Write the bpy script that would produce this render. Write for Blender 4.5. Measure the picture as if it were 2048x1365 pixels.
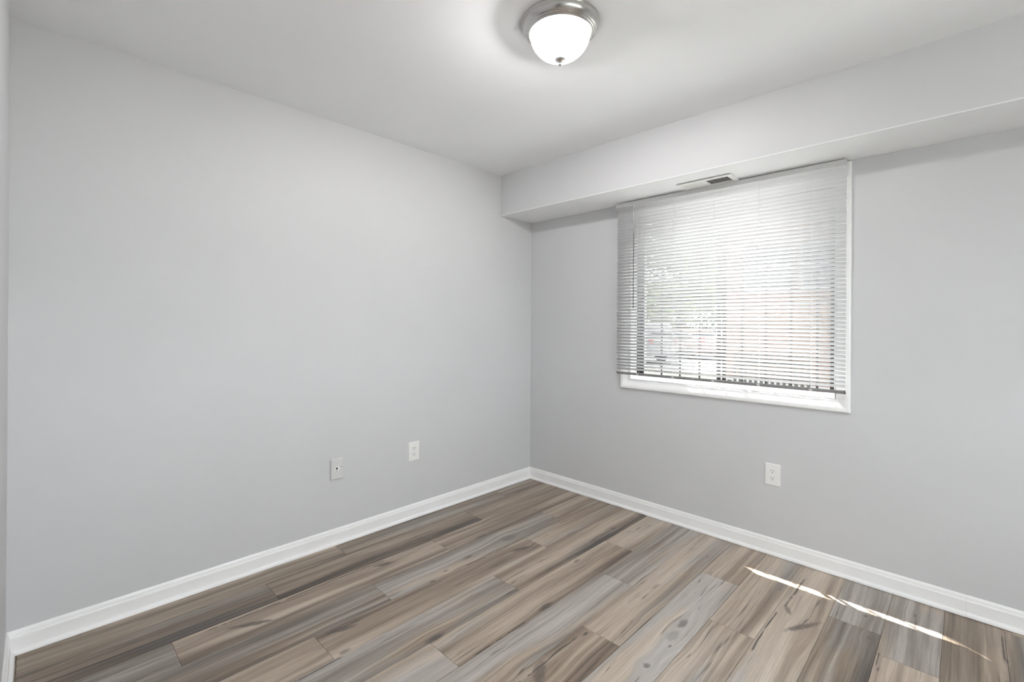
import bpy, bmesh, math, random
from mathutils import Vector, Matrix
for o in list(bpy.data.objects):
    bpy.data.objects.remove(o, do_unlink=True)
SC = bpy.context.scene
COL = SC.collection
rnd = random.Random(7)

# ------------------------------------------------------------------ camera
cam_d = bpy.data.cameras.new('camera')
cam = bpy.data.objects.new('camera', cam_d)
COL.objects.link(cam)
YAW, PIT, ROLL = math.radians(-44.3495), math.radians(0.0368), math.radians(0.3974)
fw = Vector((math.sin(YAW) * math.cos(PIT), math.cos(YAW) * math.cos(PIT), math.sin(PIT)))
rt = Vector((math.cos(YAW), -math.sin(YAW), 0))
up = rt.cross(fw)
r2 = rt * math.cos(ROLL) + up * math.sin(ROLL)
u2 = -rt * math.sin(ROLL) + up * math.cos(ROLL)
m = Matrix((r2, u2, -fw)).transposed().to_4x4()
m.translation = Vector((2.6163, -2.9024, 1.2812))
cam.matrix_world = m
cam_d.sensor_width = 36.0
cam_d.lens = 933.97 * 36.0 / 2048.0
cam_d.shift_y = -(682.5 - 648.22) / 2048.0
cam_d.clip_start = 0.01
SC.camera = cam

# ------------------------------------------------------------------ light
W = bpy.data.worlds.new('sky')
SC.world = W
W.use_nodes = True
bg = W.node_tree.nodes['Background']
bg.inputs[0].default_value = (0.955, 0.965, 1.0, 1)
bg.inputs[1].default_value = 12.5

sun_d = bpy.data.lights.new('sun', 'SUN')
sun_d.energy = 32.0
sun_d.angle = math.radians(0.53)
sun_d.color = (1.0, 0.965, 0.92)
sun = bpy.data.objects.new('sun', sun_d)
COL.objects.link(sun)
SUN_DIR = Vector((0.47, -0.263, -1.0)).normalized()
sun.rotation_euler = SUN_DIR.to_track_quat('-Z', 'Y').to_euler()
sun.location = (-3, 3, 8)

LAMP = (1.487, -1.493)
bulb_d = bpy.data.lights.new('lamp_glow', 'POINT')
bulb_d.energy = 84.0
bulb_d.shadow_soft_size = 0.03
bulb_d.color = (1.0, 0.982, 0.985)
bulb_l = bpy.data.objects.new('lamp_glow', bulb_d)
bulb_l.location = (LAMP[0] - 0.02, LAMP[1] - 0.015, 2.393)
COL.objects.link(bulb_l)

hall_d = bpy.data.lights.new('hall_fill', 'POINT')  # added fill lamp in the unseen hall, without a fixture
hall_d.energy = 12.0
hall_d.shadow_soft_size = 0.35
hall_d.color = (1.0, 0.98, 0.95)
hall_l = bpy.data.objects.new('hall_fill', hall_d)
hall_l.location = (2.5, -4.0, 2.05)
COL.objects.link(hall_l)

SC.view_settings.view_transform = 'Standard'
SC.view_settings.look = 'None'
SC.view_settings.exposure = 0.36
SC.view_settings.gamma = 1.0
SC.view_settings.use_curve_mapping = False
SC.cycles.use_denoising = True
SC.cycles.max_bounces = 14
SC.cycles.diffuse_bounces = 8
SC.cycles.transmission_bounces = 12
SC.cycles.transparent_max_bounces = 24
SC.cycles.sample_clamp_indirect = 8.0
SC.cycles.caustics_reflective = False
SC.cycles.caustics_refractive = False

# ------------------------------------------------------------------ materials
def srgb(r, g, b):
    f = lambda c: (c / 255 / 12.92) if c / 255 <= 0.04045 else ((c / 255 + 0.055) / 1.055) ** 2.4
    return (f(r), f(g), f(b), 1)

class NT:
    """tiny helper for building node trees"""
    def __init__(self, tree):
        self.t = tree
    def n(self, typ, **kw):
        nd = self.t.nodes.new(typ)
        for k, v in kw.items():
            setattr(nd, k, v)
        return nd
    def l(self, a, b):
        self.t.links.new(a, b)
    def val(self, sock, v):
        if hasattr(v, 'is_output'):
            self.l(v, sock)
        else:
            sock.default_value = v
    def math(self, op, a, b=0.0, c=0.0, clamp=False):
        nd = self.n('ShaderNodeMath', operation=op, use_clamp=clamp)
        for s, v in zip(nd.inputs, (a, b, c)):
            self.val(s, v)
        return nd.outputs[0]
    def comb(self, x, y, z):
        nd = self.n('ShaderNodeCombineXYZ')
        for s, v in zip(nd.inputs, (x, y, z)):
            self.val(s, v)
        return nd.outputs[0]
    def noise(self, vec, scale=1.0, detail=2.0, rough=0.5, dist=0.0):
        nd = self.n('ShaderNodeTexNoise')
        self.l(vec, nd.inputs['Vector'])
        nd.inputs['Scale'].default_value = scale
        nd.inputs['Detail'].default_value = detail
        nd.inputs['Roughness'].default_value = rough
        nd.inputs['Distortion'].default_value = dist
        return nd.outputs[0]
    def ramp(self, fac, stops):
        nd = self.n('ShaderNodeValToRGB')
        e = nd.color_ramp.elements
        while len(e) < len(stops):
            e.new(0.5)
        for i, (p, c) in enumerate(stops):
            e[i].position = p
            e[i].color = c if len(c) == 4 else (*c, 1)
        self.l(fac, nd.inputs[0])
        return nd.outputs[0]
    def mix(self, fac, a, b, mode='MIX'):
        nd = self.n('ShaderNodeMix', data_type='RGBA', blend_type=mode)
        self.val(nd.inputs[0], fac)
        self.val(nd.inputs[6], a)
        self.val(nd.inputs[7], b)
        return nd.outputs[2]
    def maprange(self, v, a, b, c, d):
        nd = self.n('ShaderNodeMapRange')
        nd.interpolation_type = 'SMOOTHSTEP'
        for s, x in zip(nd.inputs, (v, a, b, c, d)):
            self.val(s, x)
        return nd.outputs[0]

def new_mat(name):
    mt = bpy.data.materials.new(name)
    mt.use_nodes = True
    return mt, NT(mt.node_tree), mt.node_tree.nodes['Principled BSDF']

def simple(name, col, rough=0.5, metal=0.0, spec=0.5, var=0.04, vscale=6.0, bump=0.0, bscale=200.0):
    mt, N, P = new_mat(name)
    tc = N.n('ShaderNodeTexCoord')
    nz = N.noise(tc.outputs['Object'], vscale, 4.0, 0.55)
    a = tuple(max(0, c * (1 - var)) for c in col[:3]) + (1,)
    b = tuple(min(1, c * (1 + var)) for c in col[:3]) + (1,)
    N.l(N.ramp(nz, [(0.3, a), (0.7, b)]), P.inputs['Base Color'])
    P.inputs['Roughness'].default_value = rough
    P.inputs['Metallic'].default_value = metal
    P.inputs['Specular IOR Level'].default_value = spec
    if bump:
        bn = N.n('ShaderNodeBump')
        bn.inputs['Strength'].default_value = bump
        bn.inputs['Distance'].default_value = 0.002
        N.l(N.noise(tc.outputs['Object'], bscale, 3.0), bn.inputs['Height'])
        N.l(bn.outputs[0], P.inputs['Normal'])
    return mt

M = {}
M['wall'] = simple('wall_paint', (0.60, 0.604, 0.616), 0.62, var=0.012, vscale=2.5, bump=0.10, bscale=140, spec=0.3)
M['ceiling'] = simple('ceiling_paint', (0.875, 0.885, 0.90), 0.8, var=0.01, vscale=2.0, bump=0.10, bscale=120, spec=0.2)
M['trim'] = simple('trim_gloss_paint', (0.87, 0.87, 0.87), 0.32, var=0.015, vscale=8)
M['plate'] = simple('white_plastic', (0.82, 0.82, 0.81), 0.35, var=0.01)
M['painted_plate'] = simple('painted_over_plastic', (0.64, 0.64, 0.64), 0.5, var=0.02)
M['slot'] = simple('dark_slot', (0.015, 0.015, 0.015), 0.6)
M['brass'] = simple('jack_metal', (0.75, 0.74, 0.70), 0.3, metal=1.0)
M['vent'] = simple('vent_enamel', (0.80, 0.80, 0.79), 0.4, var=0.02)
M['duct'] = simple('duct_dark', (0.05, 0.05, 0.05), 0.8)
M['rail'] = simple('blind_rail_enamel', (0.66, 0.66, 0.665), 0.35, var=0.01)
M['bottom_rail'] = simple('blind_bottom_rail_enamel', (0.30, 0.30, 0.305), 0.35, var=0.01)
M['wand'] = simple('wand_plastic', (0.11, 0.11, 0.108), 0.25)
M['cord'] = simple('cord_fibre', (0.72, 0.72, 0.70), 0.8)
M['bronze'] = simple('window_bronze', (0.022, 0.020, 0.019), 0.4, spec=0.2, var=0.1)
M['muntin'] = simple('window_grille', (0.045, 0.043, 0.042), 0.5, spec=0.2, var=0.05)
M['underlay'] = simple('underlay', (0.02, 0.017, 0.015), 0.9)
M['asphalt'] = simple('asphalt', (0.0416, 0.0416, 0.0432), 0.9, var=0.12, vscale=3)
M['lawn'] = simple('lawn_grass', (0.0749, 0.0774, 0.0450), 0.95, var=0.25, vscale=1.2)
M['concrete'] = simple('concrete', (0.30, 0.297, 0.287), 0.9, var=0.05, vscale=2)
M['paving'] = simple('stone_paving', (0.36, 0.355, 0.345), 0.9, var=0.08, vscale=2)
M['bark'] = simple('bark', (0.10, 0.075, 0.055), 0.9, var=0.3, vscale=12)
M['leaf'] = simple('leaf_green', (0.1188, 0.1728, 0.0378), 0.6, var=0.45, vscale=0.9)
M['leaf_dark'] = simple('leaf_deep_green', (0.0490, 0.0790, 0.0302), 0.6, var=0.4, vscale=0.9)
M['shrub'] = simple('shrub_leaf', (0.0493, 0.0582, 0.0336), 0.6, var=0.3, vscale=3)
M['white_paint'] = simple('vehicle_white', (0.1456, 0.1478, 0.1546), 0.4, var=0.01)
M['car_glass'] = simple('vehicle_glass', (0.02, 0.025, 0.032), 0.5, spec=0.1, var=0.05)
M['tyre'] = simple('tyre_rubber', (0.03, 0.03, 0.03), 0.8)
M['tail'] = simple('tail_lamp_red', (0.2400, 0.0192, 0.0192), 0.4)
M['red_car'] = simple('vehicle_copper', (0.1296, 0.0864, 0.0720), 0.4, var=0.02)
M['house_trim'] = simple('house_white', (0.1188, 0.1188, 0.1209), 0.6)
M['house_glass'] = simple('house_pane', (0.0528, 0.0576, 0.0648), 0.5, spec=0.1, var=0.1, vscale=1)
M['roof'] = simple('roof_shingle', (0.22, 0.20, 0.19), 0.9, var=0.2, vscale=4)
M['fence'] = simple('fence_wood', (0.0320, 0.0320, 0.0272), 0.8, var=0.2, vscale=5)

def brushed_metal():
    mt, N, P = new_mat('brushed_nickel')
    tc = N.n('ShaderNodeTexCoord')
    nz = N.noise(tc.outputs['Object'], 9.0, 2.0)
    N.l(N.ramp(nz, [(0.3, (0.56, 0.55, 0.535, 1)), (0.7, (0.60, 0.59, 0.575, 1))]), P.inputs['Base Color'])
    P.inputs['Metallic'].default_value = 1.0
    N.l(N.maprange(nz, 0.2, 0.8, 0.24, 0.28), P.inputs['Roughness'])
    return mt
M['nickel'] = brushed_metal()

def frosted_glass():
    mt, N, P = new_mat('frosted_glass')
    N.t.nodes.remove(P)
    out = N.t.nodes['Material Output']
    tc = N.n('ShaderNodeTexCoord')
    nz = N.noise(tc.outputs['Object'], 14.0, 3.0)
    colr = N.ramp(nz, [(0.3, (0.93, 0.92, 0.90, 1)), (0.7, (0.97, 0.96, 0.95, 1))])
    tr = N.n('ShaderNodeBsdfTranslucent'); N.l(colr, tr.inputs[0])
    df = N.n('ShaderNodeBsdfDiffuse'); N.l(colr, df.inputs[0])
    tp = N.n('ShaderNodeBsdfTransparent'); tp.inputs[0].default_value = (0.97, 0.96, 0.95, 1)
    gl = N.n('ShaderNodeBsdfGlossy'); gl.inputs['Roughness'].default_value = 0.12
    m1 = N.n('ShaderNodeMixShader'); m1.inputs[0].default_value = 0.30
    N.l(tr.outputs[0], m1.inputs[1]); N.l(df.outputs[0], m1.inputs[2])
    m2 = N.n('ShaderNodeMixShader'); m2.inputs[0].default_value = 0.42
    N.l(m1.outputs[0], m2.inputs[1]); N.l(tp.outputs[0], m2.inputs[2])
    m3 = N.n('ShaderNodeMixShader'); m3.inputs[0].default_value = 0.05
    N.l(m2.outputs[0], m3.inputs[1]); N.l(gl.outputs[0], m3.inputs[2])
    N.l(m3.outputs[0], out.inputs[0])
    return mt
M['frosted'] = frosted_glass()

def pane_glass(name, tint):
    mt, N, P = new_mat(name)
    N.t.nodes.remove(P)
    out = N.t.nodes['Material Output']
    tp = N.n('ShaderNodeBsdfTransparent'); tp.inputs[0].default_value = tint
    gl = N.n('ShaderNodeBsdfGlossy'); gl.inputs['Roughness'].default_value = 0.02
    m1 = N.n('ShaderNodeMixShader'); m1.inputs[0].default_value = 0.05
    N.l(tp.outputs[0], m1.inputs[1]); N.l(gl.outputs[0], m1.inputs[2])
    N.l(m1.outputs[0], out.inputs[0])
    return mt
M['glass'] = pane_glass('window_glass', (0.775, 0.79, 0.785, 1))
M['clear_glass'] = pane_glass('clear_glass', (0.93, 0.95, 0.94, 1))

def slat_vinyl():
    mt, N, P = new_mat('slat_vinyl')
    N.t.nodes.remove(P)
    out = N.t.nodes['Material Output']
    tc = N.n('ShaderNodeTexCoord')
    nz = N.noise(tc.outputs['Object'], 4.0, 2.0)
    colr = N.ramp(nz, [(0.3, (0.83, 0.83, 0.84, 1)), (0.7, (0.86, 0.86, 0.87, 1))])
    df = N.n('ShaderNodeBsdfDiffuse'); N.l(colr, df.inputs[0])
    tr = N.n('ShaderNodeBsdfTranslucent'); tr.inputs[0].default_value = (0.85, 0.85, 0.84, 1)
    gl = N.n('ShaderNodeBsdfGlossy'); gl.inputs['Roughness'].default_value = 0.5
    m1 = N.n('ShaderNodeMixShader'); m1.inputs[0].default_value = 0.03
    N.l(df.outputs[0], m1.inputs[1]); N.l(tr.outputs[0], m1.inputs[2])
    m2 = N.n('ShaderNodeMixShader'); m2.inputs[0].default_value = 0.008
    N.l(m1.outputs[0], m2.inputs[1]); N.l(gl.outputs[0], m2.inputs[2])
    N.l(m2.outputs[0], out.inputs[0])
    return mt
M['slat'] = slat_vinyl()

def brick():
    mt, N, P = new_mat('pale_brick')
    tc = N.n('ShaderNodeTexCoord')
    bt = N.n('ShaderNodeTexBrick')
    mp = N.n('ShaderNodeMapping')
    mp.inputs['Rotation'].default_value = (math.radians(90), 0, 0)
    N.l(tc.outputs['Object'], mp.inputs[0])
    N.l(mp.outputs[0], bt.inputs['Vector'])
    bt.inputs['Color1'].default_value = (0.088, 0.049, 0.034, 1)
    bt.inputs['Color2'].default_value = (0.104, 0.060, 0.043, 1)
    bt.inputs['Mortar'].default_value = (0.098, 0.080, 0.068, 1)
    bt.inputs['Scale'].default_value = 1.0
    bt.inputs['Brick Width'].default_value = 0.21
    bt.inputs['Row Height'].default_value = 0.075
    bt.inputs['Mortar Size'].default_value = 0.008
    N.l(bt.outputs[0], P.inputs['Base Color'])
    P.inputs['Roughness'].default_value = 0.9
    return mt
M['brick'] = brick()

# knots in the wood print: (x, y, half width across, half length along, darkness, turn)
KNOTS = [
    (0.800, -0.950, 0.020, 0.075, 0.95, 0.25), (0.656, -0.910, 0.030, 0.060, 0.55, 0.0),
    (0.657, -1.231, 0.012, 0.034, 0.80, 0.0), (0.686, -1.408, 0.008, 0.018, 0.7, 0.0),
    (0.720, -1.514, 0.010, 0.020, 0.8, 0.0), (1.106, -0.842, 0.012, 0.030, 0.6, 0.0),
    (1.250, -1.272, 0.016, 0.050, 1.0, 0.0), (1.068, -1.757, 0.016, 0.050, 1.0, 0.0),
    (1.494, -1.597, 0.030, 0.060, 0.75, -0.5), (1.025, -0.353, 0.012, 0.028, 0.75, 0.0),
    (1.058, -0.541, 0.011, 0.024, 0.7, 0.0), (1.745, -0.950, 0.016, 0.045, 0.75, 0.0),
    (1.752, -1.055, 0.022, 0.050, 0.40, 0.0), (1.770, -1.122, 0.006, 0.012, 0.7, 0.0),
    (1.756, -1.286, 0.014, 0.018, 0.75, 0.0), (2.115, -0.610, 0.018, 0.090, 0.85, 0.55),
    (2.040, -0.520, 0.014, 0.035, 0.7, -0.4), (2.305, -0.281, 0.008, 0.012, 0.7, 0.0),
    (2.298, -0.325, 0.009, 0.014, 0.7, 0.0), (2.331, -0.499, 0.010, 0.018, 0.55, 0.0),
    (2.380, -0.691, 0.005, 0.018, 0.7, 0.0), (2.728, -0.285, 0.005, 0.020, 0.8, 0.0),
    (0.446, -2.251, 0.018, 0.090, 0.9, 0.45), (0.400, -1.600, 0.016, 0.050, 0.9, 0.3),
    (0.748, -1.996, 0.018, 0.060, 0.9, 0.3), (0.883, -2.050, 0.012, 0.030, 0.6, 0.0),
    (0.335, -0.890, 0.010, 0.060, 0.9, 0.0), (0.520, -1.010, 0.012, 0.055, 0.9, 0.0),
]
# dark bark cracks printed along the boards: (x, y start, y end, half width, sway)
CRACKS = [
    (0.722, -1.311, -0.824, 0.0030, 0.006), (0.366, -2.415, -1.560, 0.0034, 0.010),
    (2.008, -0.930, -0.560, 0.0034, 0.010), (2.025, -0.520, -0.140, 0.0040, 0.012),
    (1.488, -1.330, -1.270, 0.0060, 0.002), (1.475, -1.760, -1.330, 0.0034, 0.010),
    (0.338, -1.300, -0.850, 0.0030, 0.004), (0.742, -2.090, -1.860, 0.0040, 0.006),
    (0.905, -2.300, -2.060, 0.0034, 0.004), (1.058, -1.350, -1.265, 0.003, 0.002),
    (1.258, -1.720, -1.400, 0.0030, 0.003), (2.372, -0.680, -0.560, 0.0024, 0.004),
    (2.722, -0.300, -0.070, 0.0030, 0.004), (1.030, -0.620, -0.100, 0.0026, 0.016),
]

def laminate():
    mt, N, P = new_mat('oak_laminate')
    tc = N.n('ShaderNodeTexCoord')
    at = N.n('ShaderNodeAttribute', attribute_name='board')
    sx = N.n('ShaderNodeSeparateXYZ')
    N.l(tc.outputs['Object'], sx.inputs[0])
    sa = N.n('ShaderNodeSeparateColor')
    N.l(at.outputs['Color'], sa.inputs[0])
    X, Y = sx.outputs[0], sx.outputs[1]
    seed, tone, grey = sa.outputs[0], sa.outputs[1], sa.outputs[2]
    # node group for one knot
    g = bpy.data.node_groups.new('knot', 'ShaderNodeTree')
    for nm in ('X', 'Y', 'CX', 'CY', 'AX', 'AY', 'Turn', 'Dark'):
        g.interface.new_socket(nm, in_out='INPUT', socket_type='NodeSocketFloat')
    for nm in ('Mask', 'Push'):
        g.interface.new_socket(nm, in_out='OUTPUT', socket_type='NodeSocketFloat')
    G = NT(g)
    gi = G.n('NodeGroupInput'); go = G.n('NodeGroupOutput')
    I = {s.name: s for s in gi.outputs}
    dx = G.math('SUBTRACT', I['X'], I['CX']); dy = G.math('SUBTRACT', I['Y'], I['CY'])
    dxt = G.math('SUBTRACT', dx, G.math('MULTIPLY', dy, I['Turn']))
    wob = G.noise(G.comb(G.math('MULTIPLY', I['X'], 150.0), G.math('MULTIPLY', I['Y'], 45.0), I['CX']), 1.0, 4.0, 0.65)
    e1 = G.math('DIVIDE', dxt, I['AX']); e2 = G.math('DIVIDE', dy, I['AY'])
    rr = G.math('SQRT', G.math('ADD', G.math('MULTIPLY', e1, e1), G.math('MULTIPLY', e2, e2)))
    rw = G.math('ADD', rr, G.math('MULTIPLY', G.math('SUBTRACT', wob, 0.5), 1.3))
    mask = G.math('MULTIPLY', G.maprange(rw, 0.45, 1.20, 1.0, 0.0), I['Dark'])
    G.l(mask, go.inputs['Mask'])
    f1 = G.math('DIVIDE', dx, G.math('MULTIPLY', I['AX'], 3.0)); f2 = G.math('DIVIDE', dy, G.math('MULTIPLY', I['AY'], 2.2))
    fr = G.math('ADD', G.math('MULTIPLY', f1, f1), G.math('MULTIPLY', f2, f2))
    fall = G.math('POWER', 2.718, G.math('MULTIPLY', fr, -1.0))
    sg = G.math('MULTIPLY', G.math('MULTIPLY', dx, fall), -0.6)
    G.l(sg, go.inputs['Push'])
    masks, push = None, None
    for k in KNOTS:
        nd = N.n('ShaderNodeGroup'); nd.node_tree = g
        N.l(X, nd.inputs['X']); N.l(Y, nd.inputs['Y'])
        for s, v in zip(('CX', 'CY', 'AX', 'AY', 'Dark', 'Turn'), k):
            nd.inputs[s].default_value = v
        masks = nd.outputs['Mask'] if masks is None else N.math('MAXIMUM', masks, nd.outputs['Mask'])
        push = nd.outputs['Push'] if push is None else N.math('ADD', push, nd.outputs['Push'])
    Xw = N.math('ADD', X, push)
    # slow waviness of the grain
    wav = N.noise(N.comb(N.math('MULTIPLY', X, 3.0), N.math('MULTIPLY', Y, 2.6), N.math('MULTIPLY', seed, 37.0)), 1.0, 2.0)
    Xw = N.math('ADD', Xw, N.math('MULTIPLY', N.math('SUBTRACT', wav, 0.5), 0.022))
    s50 = N.math('MULTIPLY', seed, 53.0)
    band = N.noise(N.comb(N.math('MULTIPLY', Xw, 14.0), N.math('MULTIPLY', Y, 0.55), s50), 1.0, 2.0, 0.5)
    band2 = N.noise(N.comb(N.math('MULTIPLY', Xw, 44.0), N.math('MULTIPLY', Y, 0.9), N.math('ADD', s50, 9.0)), 1.0, 5.0, 0.62)
    fine = N.noise(N.comb(N.math('MULTIPLY', Xw, 260.0), N.math('MULTIPLY', Y, 6.0), s50), 1.0, 4.0, 0.65)
    pore = N.noise(N.comb(N.math('MULTIPLY', Xw, 700.0), N.math('MULTIPLY', Y, 40.0), s50), 1.0, 2.0, 0.6)
    huen = N.noise(N.comb(N.math('MULTIPLY', Xw, 9.0), N.math('MULTIPLY', Y, 1.1), N.math('ADD', s50, 21.0)), 1.0, 2.0, 0.5)
    v = N.math('ADD', N.math('MULTIPLY', band, 0.55), N.math('MULTIPLY', band2, 0.45))
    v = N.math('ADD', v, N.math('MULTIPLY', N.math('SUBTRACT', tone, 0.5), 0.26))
    across = N.math('FRACT', N.math('DIVIDE', N.math('ADD', X, 10 * 0.18333 - 1.263), 0.18333))
    across = N.math('ADD', across, N.math('MULTIPLY', N.math('SUBTRACT', N.noise(N.comb(N.math('MULTIPLY', X, 5.0), N.math('MULTIPLY', Y, 2.4), s50), 1.0, 3.0), 0.5), 0.55))
    edge = N.math('MULTIPLY', N.maprange(across, 0.58, 1.0, 0.0, 1.0), at.outputs['Alpha'])
    v = N.math('SUBTRACT', v, N.math('MULTIPLY', edge, 0.12))
    warm = N.ramp(v, [(0.30, (0.052, 0.035, 0.025)), (0.40, (0.190, 0.142, 0.104)), (0.48, (0.295, 0.228, 0.172)),
                      (0.57, (0.435, 0.356, 0.284)), (0.70, (0.56, 0.475, 0.39))])
    cool = N.ramp(v, [(0.30, (0.070, 0.056, 0.047)), (0.40, (0.185, 0.158, 0.136)), (0.48, (0.260, 0.230, 0.202)),
                      (0.57, (0.385, 0.352, 0.325)), (0.70, (0.48, 0.445, 0.42))])
    hf = N.maprange(N.math('ADD', huen, N.math('MULTIPLY', N.math('SUBTRACT', grey, 0.5), 0.34)), 0.47, 0.60, 0.0, 0.9)
    c = N.mix(hf, warm, cool)
    fm = N.math('ADD', 0.52, N.math('MULTIPLY', fine, 0.98))
    c = N.mix(1.0, c, N.comb(fm, fm, fm), 'MULTIPLY')
    pm = N.maprange(pore, 0.22, 0.40, 0.78, 1.0)
    c = N.mix(1.0, c, N.comb(pm, pm, pm), 'MULTIPLY')
    # thin veins
    vn = N.noise(N.comb(N.math('MULTIPLY', Xw, 34.0), N.math('MULTIPLY', Y, 0.9), N.math('ADD', s50, 33.0)), 1.0, 2.0, 0.5)
    vm = N.maprange(N.math('ABSOLUTE', N.math('SUBTRACT', vn, 0.5)), 0.002, 0.016, 1.0, 0.0)
    vg = N.maprange(N.noise(N.comb(N.math('MULTIPLY', X, 6.0), N.math('MULTIPLY', Y, 2.2), N.math('ADD', s50, 3.0)), 1.0, 1.0), 0.48, 0.62, 0.0, 0.75)
    c = N.mix(N.math('MULTIPLY', vm, vg), c, (0.085, 0.062, 0.048, 1))
    # cracks
    cm = None
    cw = N.noise(N.comb(N.math('MULTIPLY', X, 4.0), N.math('MULTIPLY', Y, 3.0), 4.0), 1.0, 4.0, 0.55)
    cw = N.math('SUBTRACT', cw, 0.5)
    th = N.noise(N.comb(N.math('MULTIPLY', X, 20.0), N.math('MULTIPLY', Y, 14.0), 8.0), 1.0, 4.0, 0.7)
    for (cx, y0, y1, hw, sway) in CRACKS:
        d = N.math('ABSOLUTE', N.math('SUBTRACT', X, N.math('ADD', cx, N.math('MULTIPLY', cw, sway * 3.0))))
        d = N.math('DIVIDE', d, N.math('MULTIPLY', th, hw * 2.0))
        a = N.maprange(d, 0.55, 1.25, 1.0, 0.0)
        e = N.math('MULTIPLY', N.maprange(Y, y0, y0 + 0.03, 0.0, 1.0), N.maprange(Y, y1 - 0.03, y1, 1.0, 0.0))
        a = N.math('MULTIPLY', a, e)
        cm = a if cm is None else N.math('MAXIMUM', cm, a)
    c = N.mix(N.math('MULTIPLY', cm, N.maprange(th, 0.36, 0.5, 0.0, 0.9)), c, (0.045, 0.033, 0.028, 1))
    c = N.mix(N.math('MULTIPLY', masks, N.math('ADD', 0.45, N.math('MULTIPLY', fine, 0.9)), clamp=True), c, (0.075, 0.058, 0.052, 1))
    N.l(c, P.inputs['Base Color'])
    N.l(N.maprange(fine, 0.2, 0.8, 0.28, 0.40), P.inputs['Roughness'])
    P.inputs['Specular IOR Level'].default_value = 0.75
    bn = N.n('ShaderNodeBump')
    bn.inputs['Strength'].default_value = 0.12
    bn.inputs['Distance'].default_value = 0.001
    N.l(fine, bn.inputs['Height'])
    N.l(bn.outputs[0], P.inputs['Normal'])
    return mt
M['laminate'] = laminate()

# ------------------------------------------------------------------ mesh helpers
class MB:
    """collects shapes and links them as one mesh object"""
    def __init__(self):
        self.bm = bmesh.new()
    def box(self, x0, x1, y0, y1, z0, z1, bev=0.0):
        bm2 = bmesh.new()
        bmesh.ops.create_cube(bm2, size=1.0)
        for v in bm2.verts:
            v.co = Vector(((x0 + x1) / 2 + v.co.x * (x1 - x0), (y0 + y1) / 2 + v.co.y * (y1 - y0), (z0 + z1) / 2 + v.co.z * (z1 - z0)))
        if bev:
            bmesh.ops.bevel(bm2, geom=bm2.edges[:], offset=bev, segments=2, affect='EDGES', profile=0.5)
        self._join(bm2)
        return self
    def _join(self, bm2, mat=None):
        if mat is not None:
            bm2.transform(mat)
        tmp = bpy.data.meshes.new('tmp')
        bm2.to_mesh(tmp); bm2.free()
        self.bm.from_mesh(tmp)
        bpy.data.meshes.remove(tmp)
    def lathe(self, prof, c=(0, 0, 0), n=64, smooth=True, mat=None):
        bm2 = bmesh.new()
        rings = []
        for (r, z) in prof:
            if r < 1e-6:
                rings.append([bm2.verts.new((0, 0, z))])
            else:
                rings.append([bm2.verts.new((r * math.cos(2 * math.pi * i / n), r * math.sin(2 * math.pi * i / n), z)) for i in range(n)])
        for a, b in zip(rings, rings[1:]):
            for i in range(n):
                j = (i + 1) % n
                if len(a) == 1 and len(b) == 1:
                    continue
                if len(a) == 1:
                    f = bm2.faces.new((a[0], b[i], b[j]))
                elif len(b) == 1:
                    f = bm2.faces.new((a[i], b[0], a[j]))
                else:
                    f = bm2.faces.new((a[i], b[i], b[j], a[j]))
                f.smooth = smooth
        bmesh.ops.recalc_face_normals(bm2, faces=bm2.faces[:])
        T = Matrix.Translation(c)
        self._join(bm2, T @ mat if mat is not None else T)
        return self
    def prism(self, prof, frame, length, smooth=False):
        """extrude a closed 2-D profile; frame = (origin, axis_u, axis_v, axis_along)"""
        o, u, v, a = [Vector(t) for t in frame]
        bm2 = bmesh.new()
        A = [bm2.verts.new(o + u * p + v * q) for (p, q) in prof]
        B = [bm2.verts.new(o + u * p + v * q + a * length) for (p, q) in prof]
        n = len(prof)
        for i in range(n):
            f = bm2.faces.new((A[i], A[(i + 1) % n], B[(i + 1) % n], B[i]))
            f.smooth = smooth
        bm2.faces.new(A); bm2.faces.new(list(reversed(B)))
        bmesh.ops.recalc_face_normals(bm2, faces=bm2.faces[:])
        self._join(bm2)
        return self
    def tube(self, p0, p1, r, n=10):
        p0, p1 = Vector(p0), Vector(p1)
        d = p1 - p0
        q = d.to_track_quat('Z', 'Y').to_matrix().to_4x4()
        L = d.length
        return self.lathe([(0, 0), (r, 0), (r, L), (0, L)], (0, 0, 0), n, False, Matrix.Translation(p0) @ q)
    def build(self, name, mat, parent=None, kind=None, label=None, cat=None, group=None):
        me = bpy.data.meshes.new(name)
        self.bm.to_mesh(me); self.bm.free()
        me.materials.append(M[mat] if isinstance(mat, str) else mat)
        o = bpy.data.objects.new(name, me)
        COL.objects.link(o)
        if parent is not None:
            o.parent = parent
            o.matrix_parent_inverse = Matrix.Translation(parent.location).inverted()
        tag(o, label, cat, group, kind)
        return o

def tag(o, label=None, cat=None, group=None, kind=None):
    for k, v in (('label', label), ('category', cat), ('group', group), ('kind', kind)):
        if v:
            o[k] = v
    return o

def thing(name, loc, label, cat, group=None, kind=None):
    o = bpy.data.objects.new(name, None)
    COL.objects.link(o)
    o.location = loc
    o.empty_display_size = 0.05
    return tag(o, label, cat, group, kind)

# ------------------------------------------------------------------ room shell
H = 2.44
ZB, DB = 2.127, 0.36            # bulkhead underside and depth
XR, YB = 4.30, -2.972           # right wall, back wall
OX0, OX1, OZ0, OZ1 = 0.934, 2.125, 0.905, 2.055   # window opening
WT = 0.22

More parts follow.
